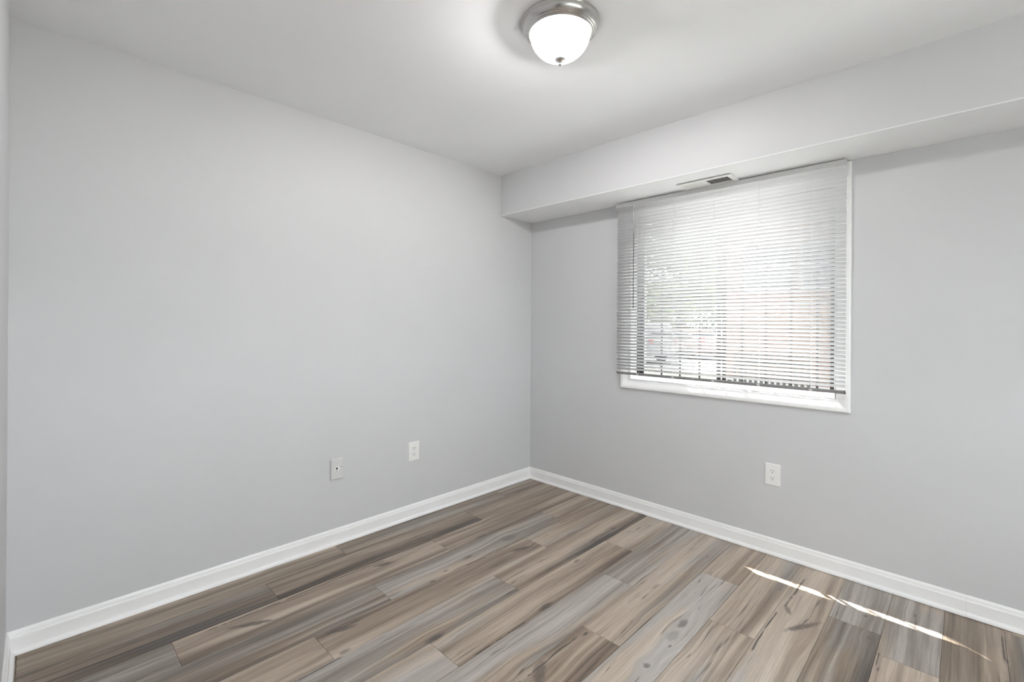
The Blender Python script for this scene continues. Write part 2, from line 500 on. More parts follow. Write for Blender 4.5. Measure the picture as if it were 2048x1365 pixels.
MB().box(-0.12, 0, YB - 0.12, WT, -0.05, H).build('wall_left', 'wall', kind='structure', label='plain grey painted wall on the left', cat='wall')
w = MB()
w.box(0, OX0, 0, WT, -0.05, H); w.box(OX1, XR, 0, WT, -0.05, H)
w.box(OX0, OX1, 0, WT, -0.05, OZ0); w.box(OX0, OX1, 0, WT, OZ1, H)
w.build('wall_window', 'wall', kind='structure', label='grey painted wall holding the window', cat='wall')
SY0, SY1, SZ0, SZ1 = -2.90, -1.28, 0.75, 2.05    # added fill window, unseen, in the right wall
w = MB()
w.box(XR, XR + 0.16, YB - 0.12, SY0, -0.05, H); w.box(XR, XR + 0.16, SY1, WT, -0.05, H)
w.box(XR, XR + 0.16, SY0, SY1, -0.05, SZ0); w.box(XR, XR + 0.16, SY0, SY1, SZ1, H)
w.build('wall_right', 'wall', kind='structure', label='grey wall beyond the right edge of the view', cat='wall')
DX0, DX1, DZ = 2.10, 3.02, 2.05
w = MB()
w.box(0, DX0, YB - 0.12, YB, -0.05, H); w.box(DX1, XR, YB - 0.12, YB, -0.05, H); w.box(DX0, DX1, YB - 0.12, YB, DZ, H)
w.build('wall_back', 'wall', kind='structure', label='grey wall seen edge-on at the far left of the view', cat='wall')
MB().box(-0.12, XR + 0.12, -5.2, WT, H, H + 0.12).build('ceiling', 'ceiling', kind='structure', label='smooth off-white ceiling', cat='ceiling')
_bk = MB().box(0, XR, -DB, 0, ZB + 0.003, H).build('trim_1', 'wall', kind='structure', label='grey boxed bulkhead along the ceiling above the window', cat='bulkhead')

MB().box(0, XR, -DB, 0, ZB, ZB + 0.003).build('underside', 'ceiling', _bk)

# hallway behind the camera
w = MB()
w.box(1.2, 1.32, -5.2, YB - 0.12, -0.05, H); w.box(XR, XR + 0.12, -5.2, YB - 0.12, -0.05, H); w.box(1.2, XR + 0.12, -5.32, -5.2, -0.05, H)
w.build('wall_hall', 'wall', kind='structure', label='hallway walls behind the camera', cat='wall')

# floor: boards laid along the left wall, thin dark gaps between them
PW, PL = 0.18333, 1.257
JOINT = {0: -0.430, 1: -0.846, 2: -1.255, 3: -0.481, 4: -0.840, 5: -1.262, 6: -0.530, 7: -0.845, 8: -1.267,
         9: -0.470, 10: -0.838, 11: -1.250, 12: -0.44, 13: -0.590, 14: -1.02, 15: -1.3, 16: -0.5}
# board tone, print plus room light painted in (left rows darker, right lighter): (row, place in row) -> lightness, greyness, dark right edge
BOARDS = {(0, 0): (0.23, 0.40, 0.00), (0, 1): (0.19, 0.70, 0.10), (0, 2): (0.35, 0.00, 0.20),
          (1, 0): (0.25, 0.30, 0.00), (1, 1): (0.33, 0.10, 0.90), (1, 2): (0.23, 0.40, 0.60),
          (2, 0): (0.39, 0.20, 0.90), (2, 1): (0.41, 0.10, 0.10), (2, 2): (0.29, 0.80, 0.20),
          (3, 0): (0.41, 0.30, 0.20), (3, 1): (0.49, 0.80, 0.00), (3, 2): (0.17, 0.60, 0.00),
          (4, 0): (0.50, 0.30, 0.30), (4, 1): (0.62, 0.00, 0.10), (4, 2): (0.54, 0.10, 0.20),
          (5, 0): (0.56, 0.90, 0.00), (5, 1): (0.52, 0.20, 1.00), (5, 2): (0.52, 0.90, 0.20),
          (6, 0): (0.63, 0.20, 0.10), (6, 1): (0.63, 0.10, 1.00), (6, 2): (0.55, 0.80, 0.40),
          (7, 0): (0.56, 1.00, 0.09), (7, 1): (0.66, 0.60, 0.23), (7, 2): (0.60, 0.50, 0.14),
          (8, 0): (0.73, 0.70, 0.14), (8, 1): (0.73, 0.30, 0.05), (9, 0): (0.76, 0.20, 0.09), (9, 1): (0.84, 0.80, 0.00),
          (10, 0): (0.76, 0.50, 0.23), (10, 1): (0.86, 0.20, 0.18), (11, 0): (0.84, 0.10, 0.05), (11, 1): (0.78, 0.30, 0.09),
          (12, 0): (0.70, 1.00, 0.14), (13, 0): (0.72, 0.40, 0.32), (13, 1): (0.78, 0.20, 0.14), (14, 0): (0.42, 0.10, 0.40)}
def build_floor():
    bm = bmesh.new()
    lay = bm.loops.layers.float_color.new('board')
    gx, gy, ch = 0.0006, 0.0006, 0.0010
    r = random.Random(21)
    k = 0
    x = 1.263 - 7 * PW + 0.0
    for row in range(0, 25):
        xa = 1.263 + (row - 7) * PW
        xb = xa + PW
        y = JOINT.get(row, -r.uniform(0.1, 1.2)) + 2 * PL
        while y > 0.0:
            y -= PL
        # y is now the first joint below 0
        tops = [(0.0, y)]
        while tops[-1][1] > -5.2:
            tops.append((tops[-1][1], tops[-1][1] - PL))
        for (ya, yb) in tops:
            a, b = max(xa, 0.0) + gx, min(xb, 4.3) - gx
            c, d = max(yb, -5.2) + gy, ya - gy
            if b - a < 0.01 or d - c < 0.01:
                continue
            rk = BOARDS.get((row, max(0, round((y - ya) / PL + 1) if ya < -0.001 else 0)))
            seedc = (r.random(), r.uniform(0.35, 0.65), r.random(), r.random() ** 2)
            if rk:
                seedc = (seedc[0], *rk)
            vs = {}
            for nm, (ox, oy, z) in {'o': (0, 0, -0.006), 'm': (0, 0, -0.0006), 't': (ch, ch, 0.0)}.items():
                vs[nm] = [bm.verts.new(p) for p in ((a + ox, c + oy, z), (b - ox, c + oy, z), (b - ox, d - oy, z), (a + ox, d - oy, z))]
            fs = [bm.faces.new(vs['t'])]
            for i in range(4):
                j = (i + 1) % 4
                fs.append(bm.faces.new((vs['m'][i], vs['m'][j], vs['t'][j], vs['t'][i])))
                fs.append(bm.faces.new((vs['o'][i], vs['o'][j], vs['m'][j], vs['m'][i])))
            for f in fs:
                for lp in f.loops:
                    lp[lay] = seedc
            k += 1
    me = bpy.data.meshes.new('floor')
    bm.to_mesh(me); bm.free()
    me.materials.append(M['laminate'])
    o = bpy.data.objects.new('floor', me)
    COL.objects.link(o)
    tag(o, 'brown and grey wood-look plank floor', 'floor', kind='structure')
    MB().box(0, 4.3, -5.2, 0.0, -0.05, -0.004).build('underlay', 'underlay', o)
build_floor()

# baseboards with shoe moulding
BASE = [(0, 0.004), (0.0125, 0.004), (0.0125, 0.0665), (0.0115, 0.0705), (0.0085, 0.0725), (0.0080, 0.0775), (0.0070, 0.0835), (0.0045, 0.0885), (0.0020, 0.0914), (0, 0.0914)]
SHOE = [(0.0125, 0.002), (0.0250, 0.002), (0.0247, 0.0075), (0.0232, 0.0125), (0.0205, 0.0165), (0.0170, 0.0187), (0.0125, 0.0195)]
def skirting(name, label, frames):
    b, s = MB(), MB()
    for (fr, L) in frames:
        b.prism(BASE, fr, L); s.prism(SHOE, fr, L)
    o = b.build(name, 'trim', kind='structure', label=label, cat='baseboard')
    s.build('shoe_moulding', 'trim', o)
    return o
skirting('baseboard_left', 'white baseboard along the left wall', [(((0, YB, 0), (1, 0, 0), (0, 0, 1), (0, 1, 0)), -YB)])
XJ = 2.615
skirting('baseboard_window', 'white baseboard under the window with a joint near the right', [
    (((0, 0, 0), (0, -1, 0), (0, 0, 1), (1, 0, 0)), XJ), (((XJ + 0.0005, 0, 0.0006), (0, -1, 0), (0, 0, 1), (1, 0, 0)), XR - XJ - 0.0005)])
skirting('baseboard_back', 'white baseboard on the back wall at the far left', [(((0, YB, 0), (0, 1, 0), (0, 0, 1), (1, 0, 0)), DX0)])
skirting('baseboard_right', 'white baseboard on the right wall', [(((XR, YB, 0), (-1, 0, 0), (0, 0, 1), (0, 1, 0)), -YB)])

# ------------------------------------------------------------------ window
win = thing('window_1', (1.53, 0.0, OZ0), 'sliding window with dark frame and white casing', 'window', kind='structure')
# casing: thin inner edge, thick outer edge, mitred corners
def casing():
    bm = bmesh.new()
    x0, x1, z0, z1 = OX0 - 0.004, OX1 + 0.004, OZ0 - 0.002, OZ1 + 0.004
    wd = 0.062
    prof = [(0.0, 0.0), (0.0, 0.008), (0.003, 0.0095), (0.009, 0.0100), (0.014, 0.0115), (0.026, 0.0175), (0.038, 0.0225), (0.046, 0.0240), (0.056, 0.0235), (0.0605, 0.0205), (wd, 0.014), (wd, 0.0)]
    loops = []
    for (t, h) in prof:
        loops.append([bm.verts.new(p) for p in ((x0 - t, -h, z0 - t), (x1 + t, -h, z0 - t), (x1 + t, -h, min(z1 + t, ZB - 0.001)), (x0 - t, -h, min(z1 + t, ZB - 0.001)))])
    for a, b in zip(loops, loops[1:]):
        for i in range(4):
            j = (i + 1) % 4
            f = bm.faces.new((a[i], a[j], b[j], b[i]))
    bmesh.ops.recalc_face_normals(bm, faces=bm.faces[:])
    mb = MB(); mb.bm.free(); mb.bm = bm
    return mb.build('casing', 'trim', win)
casing()
j = MB()
JY = 0.20
j.box(OX0, OX1, -0.006, JY, OZ0 - 0.001, OZ0 + 0.004)
j.box(OX0, OX0 + 0.005, -0.006, JY, OZ0 + 0.004, OZ1 - 0.005); j.box(OX1 - 0.005, OX1, -0.006, JY, OZ0 + 0.004, OZ1 - 0.005); j.box(OX0, OX1, -0.006, JY, OZ1 - 0.005, OZ1)
j.build('jamb', 'trim', win)
j2 = MB().box(OX0 + 0.005, OX1 - 0.005, 0.045, 0.079, OZ0 + 0.003, OZ0 + 0.026, 0.002)
j2.build('sill_stop', 'trim', win)
FX0, FX1, FZ0, FZ1 = OX0 + 0.005, OX1 - 0.005, OZ0 + 0.004, OZ1 - 0.005
f = MB()
for a in ((FX0, FX0 + 0.026, 0.080, 0.125, FZ0, FZ1), (FX1 - 0.026, FX1, 0.080, 0.125, FZ0, FZ1), (FX0, FX1, 0.080, 0.125, FZ0, FZ0 + 0.012), (FX0, FX1, 0.080, 0.125, FZ1 - 0.028, FZ1)):
    f.box(*a)
f.build('window_frame', 'bronze', win)
def sash(x0, x1, yc, muntins, hz):
    s = MB()
    z0, z1 = FZ0 + 0.010, FZ1 - 0.026
    sb = 0.017
    st, d = 0.024, 0.006
    s.box(x0, x0 + st, yc - d, yc + d, z0, z1, 0.002); s.box(x1 - st, x1, yc - d, yc + d, z0, z1, 0.002)
    s.box(x0 + st, x1 - st, yc - d, yc + d, z0, z0 + sb, 0.002); s.box(x0 + st, x1 - st, yc - d, yc + d, z1 - st, z1, 0.002)
    so = s.build('sash', 'bronze', win)
    mm = MB()
    for mx in muntins:
        mm.box(mx - 0.0055, mx + 0.0055, yc - 0.0025, yc + 0.0025, z0 + sb, z1 - st)
    for mz in hz:
        mm.box(x0 + st, x1 - st, yc - 0.0025, yc + 0.0025, mz - 0.005, mz + 0.005)
    mm.build('grille', 'muntin', so)
    MB().box(x0 + st - 0.004, x1 - st + 0.004, yc - 0.0015, yc + 0.0015, z0 + sb - 0.004, z1 - st + 0.004).build('pane', 'glass', so)
sash(0.962, 1.511, 0.096, [1.118, 1.248, 1.378], [1.96])
sash(1.513, 2.106, 0.112, [1.632, 1.764, 1.895, 2.022], [1.96])
MB().box(1.490, 1.508, 0.084, 0.0905, 1.33, 1.42, 0.001).build('latch', 'bronze', win)

fill_win = thing('fill_window', (XR, (SY0 + SY1) / 2, SZ0), 'added unseen window in the right wall for fill daylight', 'window', kind='structure')  # invented opening, sized and placed to brighten the room
f = MB()
for a in ((SY0, SY0 + 0.03, SZ0, SZ1), (SY1 - 0.03, SY1, SZ0, SZ1), (SY0, SY1, SZ0, SZ0 + 0.03), (SY0, SY1, SZ1 - 0.03, SZ1), ((SY0 + SY1) / 2 - 0.015, (SY0 + SY1) / 2 + 0.015, SZ0, SZ1)):
    f.box(XR + 0.07, XR + 0.11, a[0], a[1], a[2], a[3])
f.build('window_frame', 'bronze', fill_win)
MB().box(XR + 0.088, XR + 0.092, SY0 + 0.02, SY1 - 0.02, SZ0 + 0.02, SZ1 - 0.02).build('pane', 'clear_glass', fill_win)
f = MB()
for a in ((SY0 - 0.06, SY0, SZ0 - 0.06, SZ1 + 0.06), (SY1, SY1 + 0.06, SZ0 - 0.06, SZ1 + 0.06), (SY0, SY1, SZ0 - 0.06, SZ0), (SY0, SY1, SZ1, SZ1 + 0.06)):
    f.box(XR - 0.018, XR, a[0], a[1], a[2], a[3], 0.003)
f.build('casing', 'trim', fill_win)

# ------------------------------------------------------------------ blind
BX0, BX1, BY = 0.853, 2.180, -0.053
blind = thing('venetian_blind', (1.5165, BY, 2.09), 'white venetian blind half open over the window', 'blind')
hr = MB().box(BX0 + 0.006, BX1 - 0.012, -0.070, -0.034, 2.0945, 2.121, 0.0012).build('headrail', 'rail', blind)
MB().box(BX1 - 0.012, BX1 - 0.006, -0.071, -0.033, 2.092, 2.1225, 0.001).build('end_cap', 'rail', hr)
MB().box(BX0, BX0 + 0.006, -0.071, -0.033, 2.092, 2.1225, 0.001).build('end_cap', 'rail', hr)
TILT = math.radians(40.5)
def slat_mesh():
    n = 8
    wd, camber, th = 0.0250, 0.0018, 0.00045
    topp, bot = [], []
    for i in range(n + 1):
        s = -0.5 + i / n
        q = camber * (1 - (2 * s) ** 2)
        topp.append((s * wd, q + th / 2)); bot.append((s * wd, q - th / 2))
    prof = topp + bot[::-1]
    L = BX1 - BX0 - 0.008
    mb = MB()
    # u axis: from the outer low edge to the inner high edge
    uax = (0, -math.cos(TILT), math.sin(TILT)); vax = (0, math.sin(TILT), math.cos(TILT))
    mb.prism(prof, ((-L / 2, 0, 0), uax, vax, (1, 0, 0)), L, smooth=True)
    return mb
PITCH, Z_LOW, N_SLAT = 0.0213, 0.9800, 53
s0 = slat_mesh().build('slat', 'slat', blind)
for i in range(N_SLAT):
    o = s0 if i == 0 else s0.copy()
    if i:
        COL.objects.link(o)
    o.parent = blind
    o.matrix_parent_inverse = Matrix.Identity(4)
    z = Z_LOW + i * PITCH
    o.location = (rnd.uniform(-0.0012, 0.0012) + (0.0), 0.0, z - blind.location.z)
    o.rotation_euler = (rnd.uniform(-0.03, 0.03), rnd.uniform(-0.0006, 0.0006), 0)
# bottom rail, tilted like the slats
uax = Vector((0, -math.cos(TILT), math.sin(TILT))); vax = Vector((0, math.sin(TILT), math.cos(TILT)))
RC = (0, -0.0530, 0.9500)
RP = [(-0.0125, -0.003), (-0.010, -0.0046), (-0.003, -0.0040), (0.0, -0.0052), (0.010, -0.0046), (0.0125, -0.003), (0.0125, 0.002), (0.010, 0.004), (-0.010, 0.004), (-0.0125, 0.002)]
br = MB().prism(RP, ((BX0 + 0.006, RC[1], RC[2]), uax, vax, (1, 0, 0)), BX1 - BX0 - 0.014).build('bottom_rail', 'bottom_rail', blind)
ec = Vector((BX1 - 0.008, RC[1], RC[2]))
MB().prism([(p * 1.06, q * 1.1) for (p, q) in RP], (ec, uax, vax, (1, 0, 0)), 0.004).build('end_cap', 'wand', br)
for lx in (1.020, 1.270, 1.522, 1.774, 2.026):
    c = MB()
    c.tube((lx, BY - 0.0125, 0.953), (lx, BY - 0.0125, 2.095), 0.0006, 6)
    c.tube((lx, BY + 0.0125, 0.945), (lx, BY + 0.0125, 2.095), 0.0006, 6)
    c.build('ladder_cord', 'cord', blind)
    p = Vector((lx, RC[1], RC[2])) + uax * 0.003 - vax * 0.0045
    MB().prism([(-0.008, 0), (-0.006, -0.0026), (0.006, -0.0026), (0.008, 0)], (p - Vector((0.007, 0, 0)), uax, vax, (1, 0, 0)), 0.014).build('rail_clip', 'plate', br)
wd = MB().tube((0.998, -0.079, 1.394), (0.998, -0.079, 2.070), 0.0030, 8).build('tilt_wand', 'wand', blind)
MB().tube((0.998, -0.0785, 2.068), (0.998, -0.070, 2.090), 0.0015, 6).build('wand_hook', 'plate', wd)

# ------------------------------------------------------------------ ceiling lamp
lx, ly = LAMP
lamp = thing('ceiling_lamp', (lx, ly, H), 'brushed nickel flush ceiling lamp with frosted glass bowl', 'lamp')
MB().lathe([(0, H), (0.1500, H), (0.1500, H - 0.003), (0.1485, H - 0.0045), (0.1470, H - 0.006), (0.1478, H - 0.012), (0.1460, H - 0.020), (0.1400, H - 0.029), (0.1330, H - 0.034),
            (0.1312, H - 0.0350), (0.1300, H - 0.0375), (0.1270, H - 0.0385), (0.1250, H - 0.040), (0.1235, H - 0.0430), (0.1205, H - 0.0440), (0.1180, H - 0.0440), (0.1170, H - 0.041), (0.1170, H - 0.018), (0, H - 0.018)],
           (lx, ly, 0), 96).build('canopy', 'nickel', lamp)
GZ = 2.400
bowl = [(0.1150, GZ + 0.012), (0.1150, GZ)]
for i in range(1, 17):
    t = i / 16 * math.pi / 2
    bowl.append((0.1150 * math.cos(t) ** 0.98 if i < 16 else 0.004, GZ - 0.100 * math.sin(t) ** 1.06))
MB().lathe(bowl, (lx, ly, 0), 72).build('glass_bowl', 'frosted', lamp)
fz = GZ - 0.100
fin = MB()
fin.lathe([(0.004, fz + 0.010), (0.0180, fz + 0.0075), (0.0210, fz + 0.004), (0.0205, fz + 0.001), (0.0150, fz - 0.0045), (0.0070, fz - 0.0080), (0.0040, fz - 0.0110), (0.0050, fz - 0.0130), (0.0068, fz - 0.0165), (0.0060, fz - 0.0200), (0.0030, fz - 0.0228), (0.0, fz - 0.0235)], (lx, ly, 0), 32)
fin.build('finial', 'nickel', lamp)
MB().tube((lx, ly, fz), (lx, ly, H - 0.019), 0.003, 8).build('stem', 'nickel', lamp)
MB().lathe([(0, 2.420), (0.017, 2.420), (0.017, 2.378), (0.014, 2.374), (0, 2.374)], (lx + 0.035, ly + 0.035, 0), 20).build('lamp_socket', 'nickel', lamp)

# ------------------------------------------------------------------ vent in the bulkhead underside
VX0, VX1, VY0, VY1 = 1.358, 1.668, -0.213, -0.072
vent = thing('air_vent', ((VX0 + VX1) / 2, (VY0 + VY1) / 2, ZB), 'white two-way air register under the bulkhead above the blind', 'vent')
v = MB()
b = 0.022
zt, zl = ZB - 0.0025, ZB - 0.0085
xm = (VX0 + VX1) / 2
for a in ((VX0, VX1, VY0, VY0 + b), (VX0, VX1, VY1 - b, VY1), (VX0, VX0 + b, VY0 + b, VY1 - b), (VX1 - b, VX1, VY0 + b, VY1 - b), (xm - 0.005, xm + 0.005, VY0 + b, VY1 - b)):
    v.box(a[0], a[1], a[2], a[3], zl, zt)
v.build('faceplate', 'vent', vent)
MB().box(VX0 + 0.004, VX1 - 0.004, VY0 + 0.004, VY1 - 0.004, ZB - 0.0024, ZB).build('duct_shade_sheet', 'duct', vent)  # flat dark sheet in place of duct shade and the plate's shadow gap
def louvre(xc, sgn):
    a = math.radians(48) * sgn
    u = Vector((math.sin(a), 0, -math.cos(a)))
    vv = Vector((math.cos(a), 0, math.sin(a)))
    mb = MB()
    mb.prism([(-0.0046, -0.0006), (0.0046, -0.0006), (0.0046, 0.0006), (-0.0046, 0.0006)], ((xc, VY0 + b - 0.001, ZB - 0.0058), u, vv, (0, 1, 0)), VY1 - VY0 - 2 * b + 0.002)
    return mb.build('louvre', 'vent', vent)
nl = 11
for side, sg in ((0, -1), (1, 1)):
    xa = VX0 + b if side == 0 else xm + 0.005
    xb = xm - 0.005 if side == 0 else VX1 - b
    for i in range(nl):
        louvre(xa + (i + 0.5) * (xb - xa) / nl, sg)
for sx in (VX0 + 0.010, VX1 - 0.010):
    MB().lathe([(0, -0.0015), (0.003, -0.001), (0.0035, 0)], (sx, (VY0 + VY1) / 2, zl), 12).build('screw', 'vent', vent)

# ------------------------------------------------------------------ wall plates
def rbox(mb, cx, cz, w2, h2, y0, y1, bev):
    mb.box(cx - w2, cx + w2, y0, y1, cz - h2, cz + h2, bev)

def outlet(name, loc, rotz, label, group, w2, h2):
    """built facing -Y at the origin, then turned and moved"""
    t = thing(name, (0, 0, 0), label, 'outlet', group)
    mb = MB()
    prof = [(w2, h2, 0.0), (w2, h2, -0.0025), (w2 - 0.0022, h2 - 0.0022, -0.0052), (w2 - 0.004, h2 - 0.004, -0.0058)]
    bm = mb.bm
    rings = [[bm.verts.new((sx * a, y, sz * c)) for sx, sz in ((-1, -1), (1, -1), (1, 1), (-1, 1))] for (a, c, y) in prof]
    for p, q in zip(rings, rings[1:]):
        for i in range(4):
            bm.faces.new((p[i], p[(i + 1) % 4], q[(i + 1) % 4], q[i]))
    bm.faces.new(rings[-1])
    bmesh.ops.recalc_face_normals(bm, faces=bm.faces[:])
    mb.build('faceplate', 'plate', t)
    for s in (1, -1):
        zc = 0.0195 * s
        r = MB()
        pts = []
        for i in range(40):
            a = 2 * math.pi * i / 40
            pts.append((0.0172 * math.cos(a), max(-0.0140, min(0.0140, 0.0172 * math.sin(a)))))
        r.prism(pts, ((0, -0.0058, zc), (1, 0, 0), (0, 0, 1), (0, -1, 0)), 0.0014)
        ro = r.build('receptacle', 'plate', t)
        for dx, hh in ((-0.0064, 0.0042), (0.0064, 0.0035)):
            MB().box(dx - 0.0013, dx + 0.0013, -0.0076, -0.0070, zc + 0.0035 - hh, zc + 0.0035 + hh).build('slot', 'slot', ro)
        MB().prism([(0.0026 * math.cos(2 * math.pi * i / 14), 0.0026 * math.sin(2 * math.pi * i / 14)) for i in range(14)], ((0, -0.0070, zc - 0.0078), (1, 0, 0), (0, 0, 1), (0, -1, 0)), 0.0006).build('ground_hole', 'slot', ro)
        g = MB()
        for i in range(40):
            pass
        ring_o = [(x * 1.05, z * 1.06) for x, z in pts]
        g.prism(ring_o, ((0, -0.0056, zc), (1, 0, 0), (0, 0, 1), (0, -1, 0)), 0.0004)
        g.build('receptacle_rim', 'cord', t)
    sc = MB().lathe([(0, 0.0012), (0.0026, 0.0008), (0.0032, 0)], (0, 0, 0), 14, True, Matrix.Translation((0, -0.0058, 0)) @ Matrix.Rotation(math.radians(90), 4, 'X')).build('screw', 'plate', t)
    t.location = loc
    t.rotation_euler = (0, 0, rotz)
    return t
outlet('wall_outlet', (1.8345, -0.0002, 0.447), 0.0, 'white duplex outlet on the grey wall under the window', 'duplex wall outlets', 0.0395, 0.0610)
outlet('wall_outlet', (0.0002, -1.147, 0.439), math.radians(90), 'white duplex outlet on the left wall, to the right of the painted jack plate', 'duplex wall outlets', 0.0415, 0.0620)

def jack_plate(loc, rotz):
    t = thing('cable_jack', (0, 0, 0), 'thick painted-over cable jack plate on the left wall', 'wall jack')
    w2, h2 = 0.0355, 0.0590
    mb = MB()
    bm = mb.bm
    prof = [(w2, h2, 0.0), (w2, h2, -0.0095), (w2 - 0.003, h2 - 0.003, -0.0125), (w2 - 0.006, h2 - 0.006, -0.0130)]
    rings = [[bm.verts.new((sx * a, y, sz * c)) for sx, sz in ((-1, -1), (1, -1), (1, 1), (-1, 1))] for (a, c, y) in prof]
    for p, q in zip(rings, rings[1:]):
        for i in range(4):
            bm.faces.new((p[i], p[(i + 1) % 4], q[(i + 1) % 4], q[i]))
    bm.faces.new(rings[-1])
    bmesh.ops.recalc_face_normals(bm, faces=bm.faces[:])
    mb.build('faceplate', 'painted_plate', t)
    R = Matrix.Rotation(math.radians(90), 4, 'X')
    cx, cz = -0.002, -0.001
    col = MB().lathe([(0, 0.0035), (0.0100, 0.0035), (0.0150, 0.0028), (0.0170, 0.0)], (0, 0, 0), 28, True, Matrix.Translation((cx, -0.0130, cz)) @ R).build('jack_collar', 'plate', t)
    MB().lathe([(0, 0.0010), (0.0058, 0.0010), (0.0058, 0.0)], (0, 0, 0), 16, True, Matrix.Translation((cx - 0.001, -0.0164, cz + 0.006)) @ R).build('socket_hole', 'slot', col)
    MB().box(cx - 0.0012, cx + 0.0012, -0.0172, -0.0160, cz - 0.012, cz - 0.001).build('key_slot', 'wand', col)
    MB().lathe([(0, 0.0006), (0.0022, 0.0006), (0.0022, 0.0)], (0, 0, 0), 12, True, Matrix.Translation((0.0275, -0.0129, 0.008)) @ R).build('screw_hole', 'slot', t)
    t.location = loc
    t.rotation_euler = (0, 0, rotz)
jack_plate((0.0002, -1.676, 0.4375), math.radians(90))

# ------------------------------------------------------------------ outside
GZ0 = -0.35
MB().box(-40, 30, 3.2, 60, GZ0 - 0.3, GZ0 - 0.01).box(4.6, 30, -25, 3.2, GZ0 - 0.3, GZ0 - 0.01).build('ground', 'lawn', kind='structure', label='pale lawn outside the window', cat='lawn')
MB().box(-14, 4.6, WT, 4.2, GZ0 - 0.3, GZ0).build('bounce_walkway', 'concrete', kind='structure', label='unseen sunlit concrete walk added outside the window to bounce light in', cat='bounce_walkway')  # added pale ground below the sight line, bounces sunlight through the blind
MB().box(-40, -2.6, 13.5, 26, GZ0 - 0.3, GZ0 + 0.005).build('driveway', 'asphalt', kind='structure', label='asphalt parking strip outside', cat='driveway')

MB().box(4.6, 10, -8, 3.2, GZ0 - 0.3, GZ0).build('bounce_patio', 'paving', kind='structure', label='unseen paving added outside the fill window to bounce light up', cat='paving')  # added reflector ground, throws daylight onto the ceiling

# brick house; its near face runs from the left corner towards the right
def house():
    t = thing('brick_house', (0, 0, 0), 'pale brick house behind the right half of the blind', 'house')
    L, Dp, Hh = 9.0, 7.0, 6.2
    MB().box(0, L, 0, Dp, 0, Hh).build('wall', 'brick', t)
    MB().prism([(-0.5, Hh), (Dp + 0.5, Hh), (Dp / 2, Hh + 2.2)], ((-0.4, 0, 0), (0, 1, 0), (0, 0, 1), (1, 0, 0)), L + 0.8).build('roof', 'roof', t)
    MB().box(-0.02, L + 0.02, -0.03, 0.0, 0, 0.35).build('foundation', 'concrete', t)
    for (xc, zc, w2, h2) in ((0.80, 2.95, 0.27, 0.52), (1.34, 2.95, 0.27, 0.52), (2.15, 2.95, 0.40, 0.52), (3.4, 2.95, 0.4, 0.52), (0.85, 5.2, 0.40, 0.5), (2.15, 5.2, 0.40, 0.5)):
        fr = MB()
        b = 0.045
        fr.box(xc - w2, xc + w2, -0.06, -0.001, zc - h2, zc - h2 + b); fr.box(xc - w2, xc + w2, -0.06, -0.001, zc + h2 - b, zc + h2)
        fr.box(xc - w2, xc - w2 + b, -0.06, -0.001, zc - h2 + b, zc + h2 - b); fr.box(xc + w2 - b, xc + w2, -0.06, -0.001, zc - h2 + b, zc + h2 - b)
        fr.box(xc - w2 + b, xc + w2 - b, -0.055, -0.001, zc - 0.03, zc + 0.03)
        fo = fr.build('window', 'house_trim', t)
        MB().box(xc - w2 + b, xc + w2 - b, -0.03, -0.002, zc - h2 + b, zc + h2 - b).build('pane', 'house_glass', fo)
    t.location = (-1.72, 9.0, GZ0)
    t.rotation_euler = (0, 0, math.radians(-8))
house()

def leaf_cloud(mb, c, rad, n, size, r):
    bm = mb.bm
    for _ in range(n):
        d = Vector((r.gauss(0, 1), r.gauss(0, 1), r.gauss(0, 1)))
        d.normalize()
        p = Vector(c) + Vector((d.x * rad[0], d.y * rad[1], d.z * rad[2])) * (r.random() ** 0.4)
        q = Vector((r.gauss(0, 1), r.gauss(0, 1), r.gauss(0, 1))).normalized()
        t = q.orthogonal().normalized()
        b = q.cross(t)
        s = size * r.uniform(0.6, 1.3)
        bm.faces.new([bm.verts.new(p + t * s), bm.verts.new(p + b * s * 0.6), bm.verts.new(p - t * s), bm.verts.new(p - b * s * 0.5)])

def tree(loc, h, rad, n, mat, label, seed):
    r = random.Random(seed)
    t = thing('tree', (0, 0, 0), label, 'tree', 'trees beyond the parking strip')
    tr = MB()
    tr.lathe([(0.0, 0), (0.20, 0), (0.14, h * 0.3), (0.10, h * 0.6), (0, h * 0.62)], (0, 0, 0), 12)
    for _ in range(7):
        a = r.uniform(0, 6.28)
        z = h * r.uniform(0.28, 0.5)
        tr.tube((0, 0, z), (math.cos(a) * rad * 0.7, math.sin(a) * rad * 0.7, z + h * r.uniform(0.1, 0.3)), 0.05, 7)
    tr.build('trunk', 'bark', t)
    fo = MB()
    for _ in range(22):
        a = r.uniform(0, 6.28)
        k = r.random() ** 0.5
        c = (math.cos(a) * rad * 0.7 * k, math.sin(a) * rad * 0.7 * k, h * r.uniform(0.22, 0.90))
        leaf_cloud(fo, c, (rad * 0.45, rad * 0.45, h * 0.13), n // 22, 0.17, r)
    fo.build('foliage', mat, t)
    t.location = loc
tree((-9.0, 23.0, GZ0), 9.0, 2.9, 9000, 'leaf', 'bright green tree seen between slats at the left of the window', 3)
tree((-5.4, 29.5, GZ0), 9.5, 2.9, 9000, 'leaf_dark', 'deeper green tree next to the brick house', 5)
tree((-16.0, 26.5, GZ0), 8.2, 2.9, 8000, 'leaf', 'tree at the far left edge of the window', 8)

def hedge():
    r = random.Random(4)
    mb = MB()
    for i in range(16):
        leaf_cloud(mb, (-22 + i * 1.2, 34.0 + r.uniform(-0.4, 0.4), GZ0 + 1.9), (1.2, 0.7, 2.1), 520, 0.16, r)
    mb.build('hedge', 'leaf_dark', label='low dark green hedge under the trees outside', cat='hedge')
hedge()

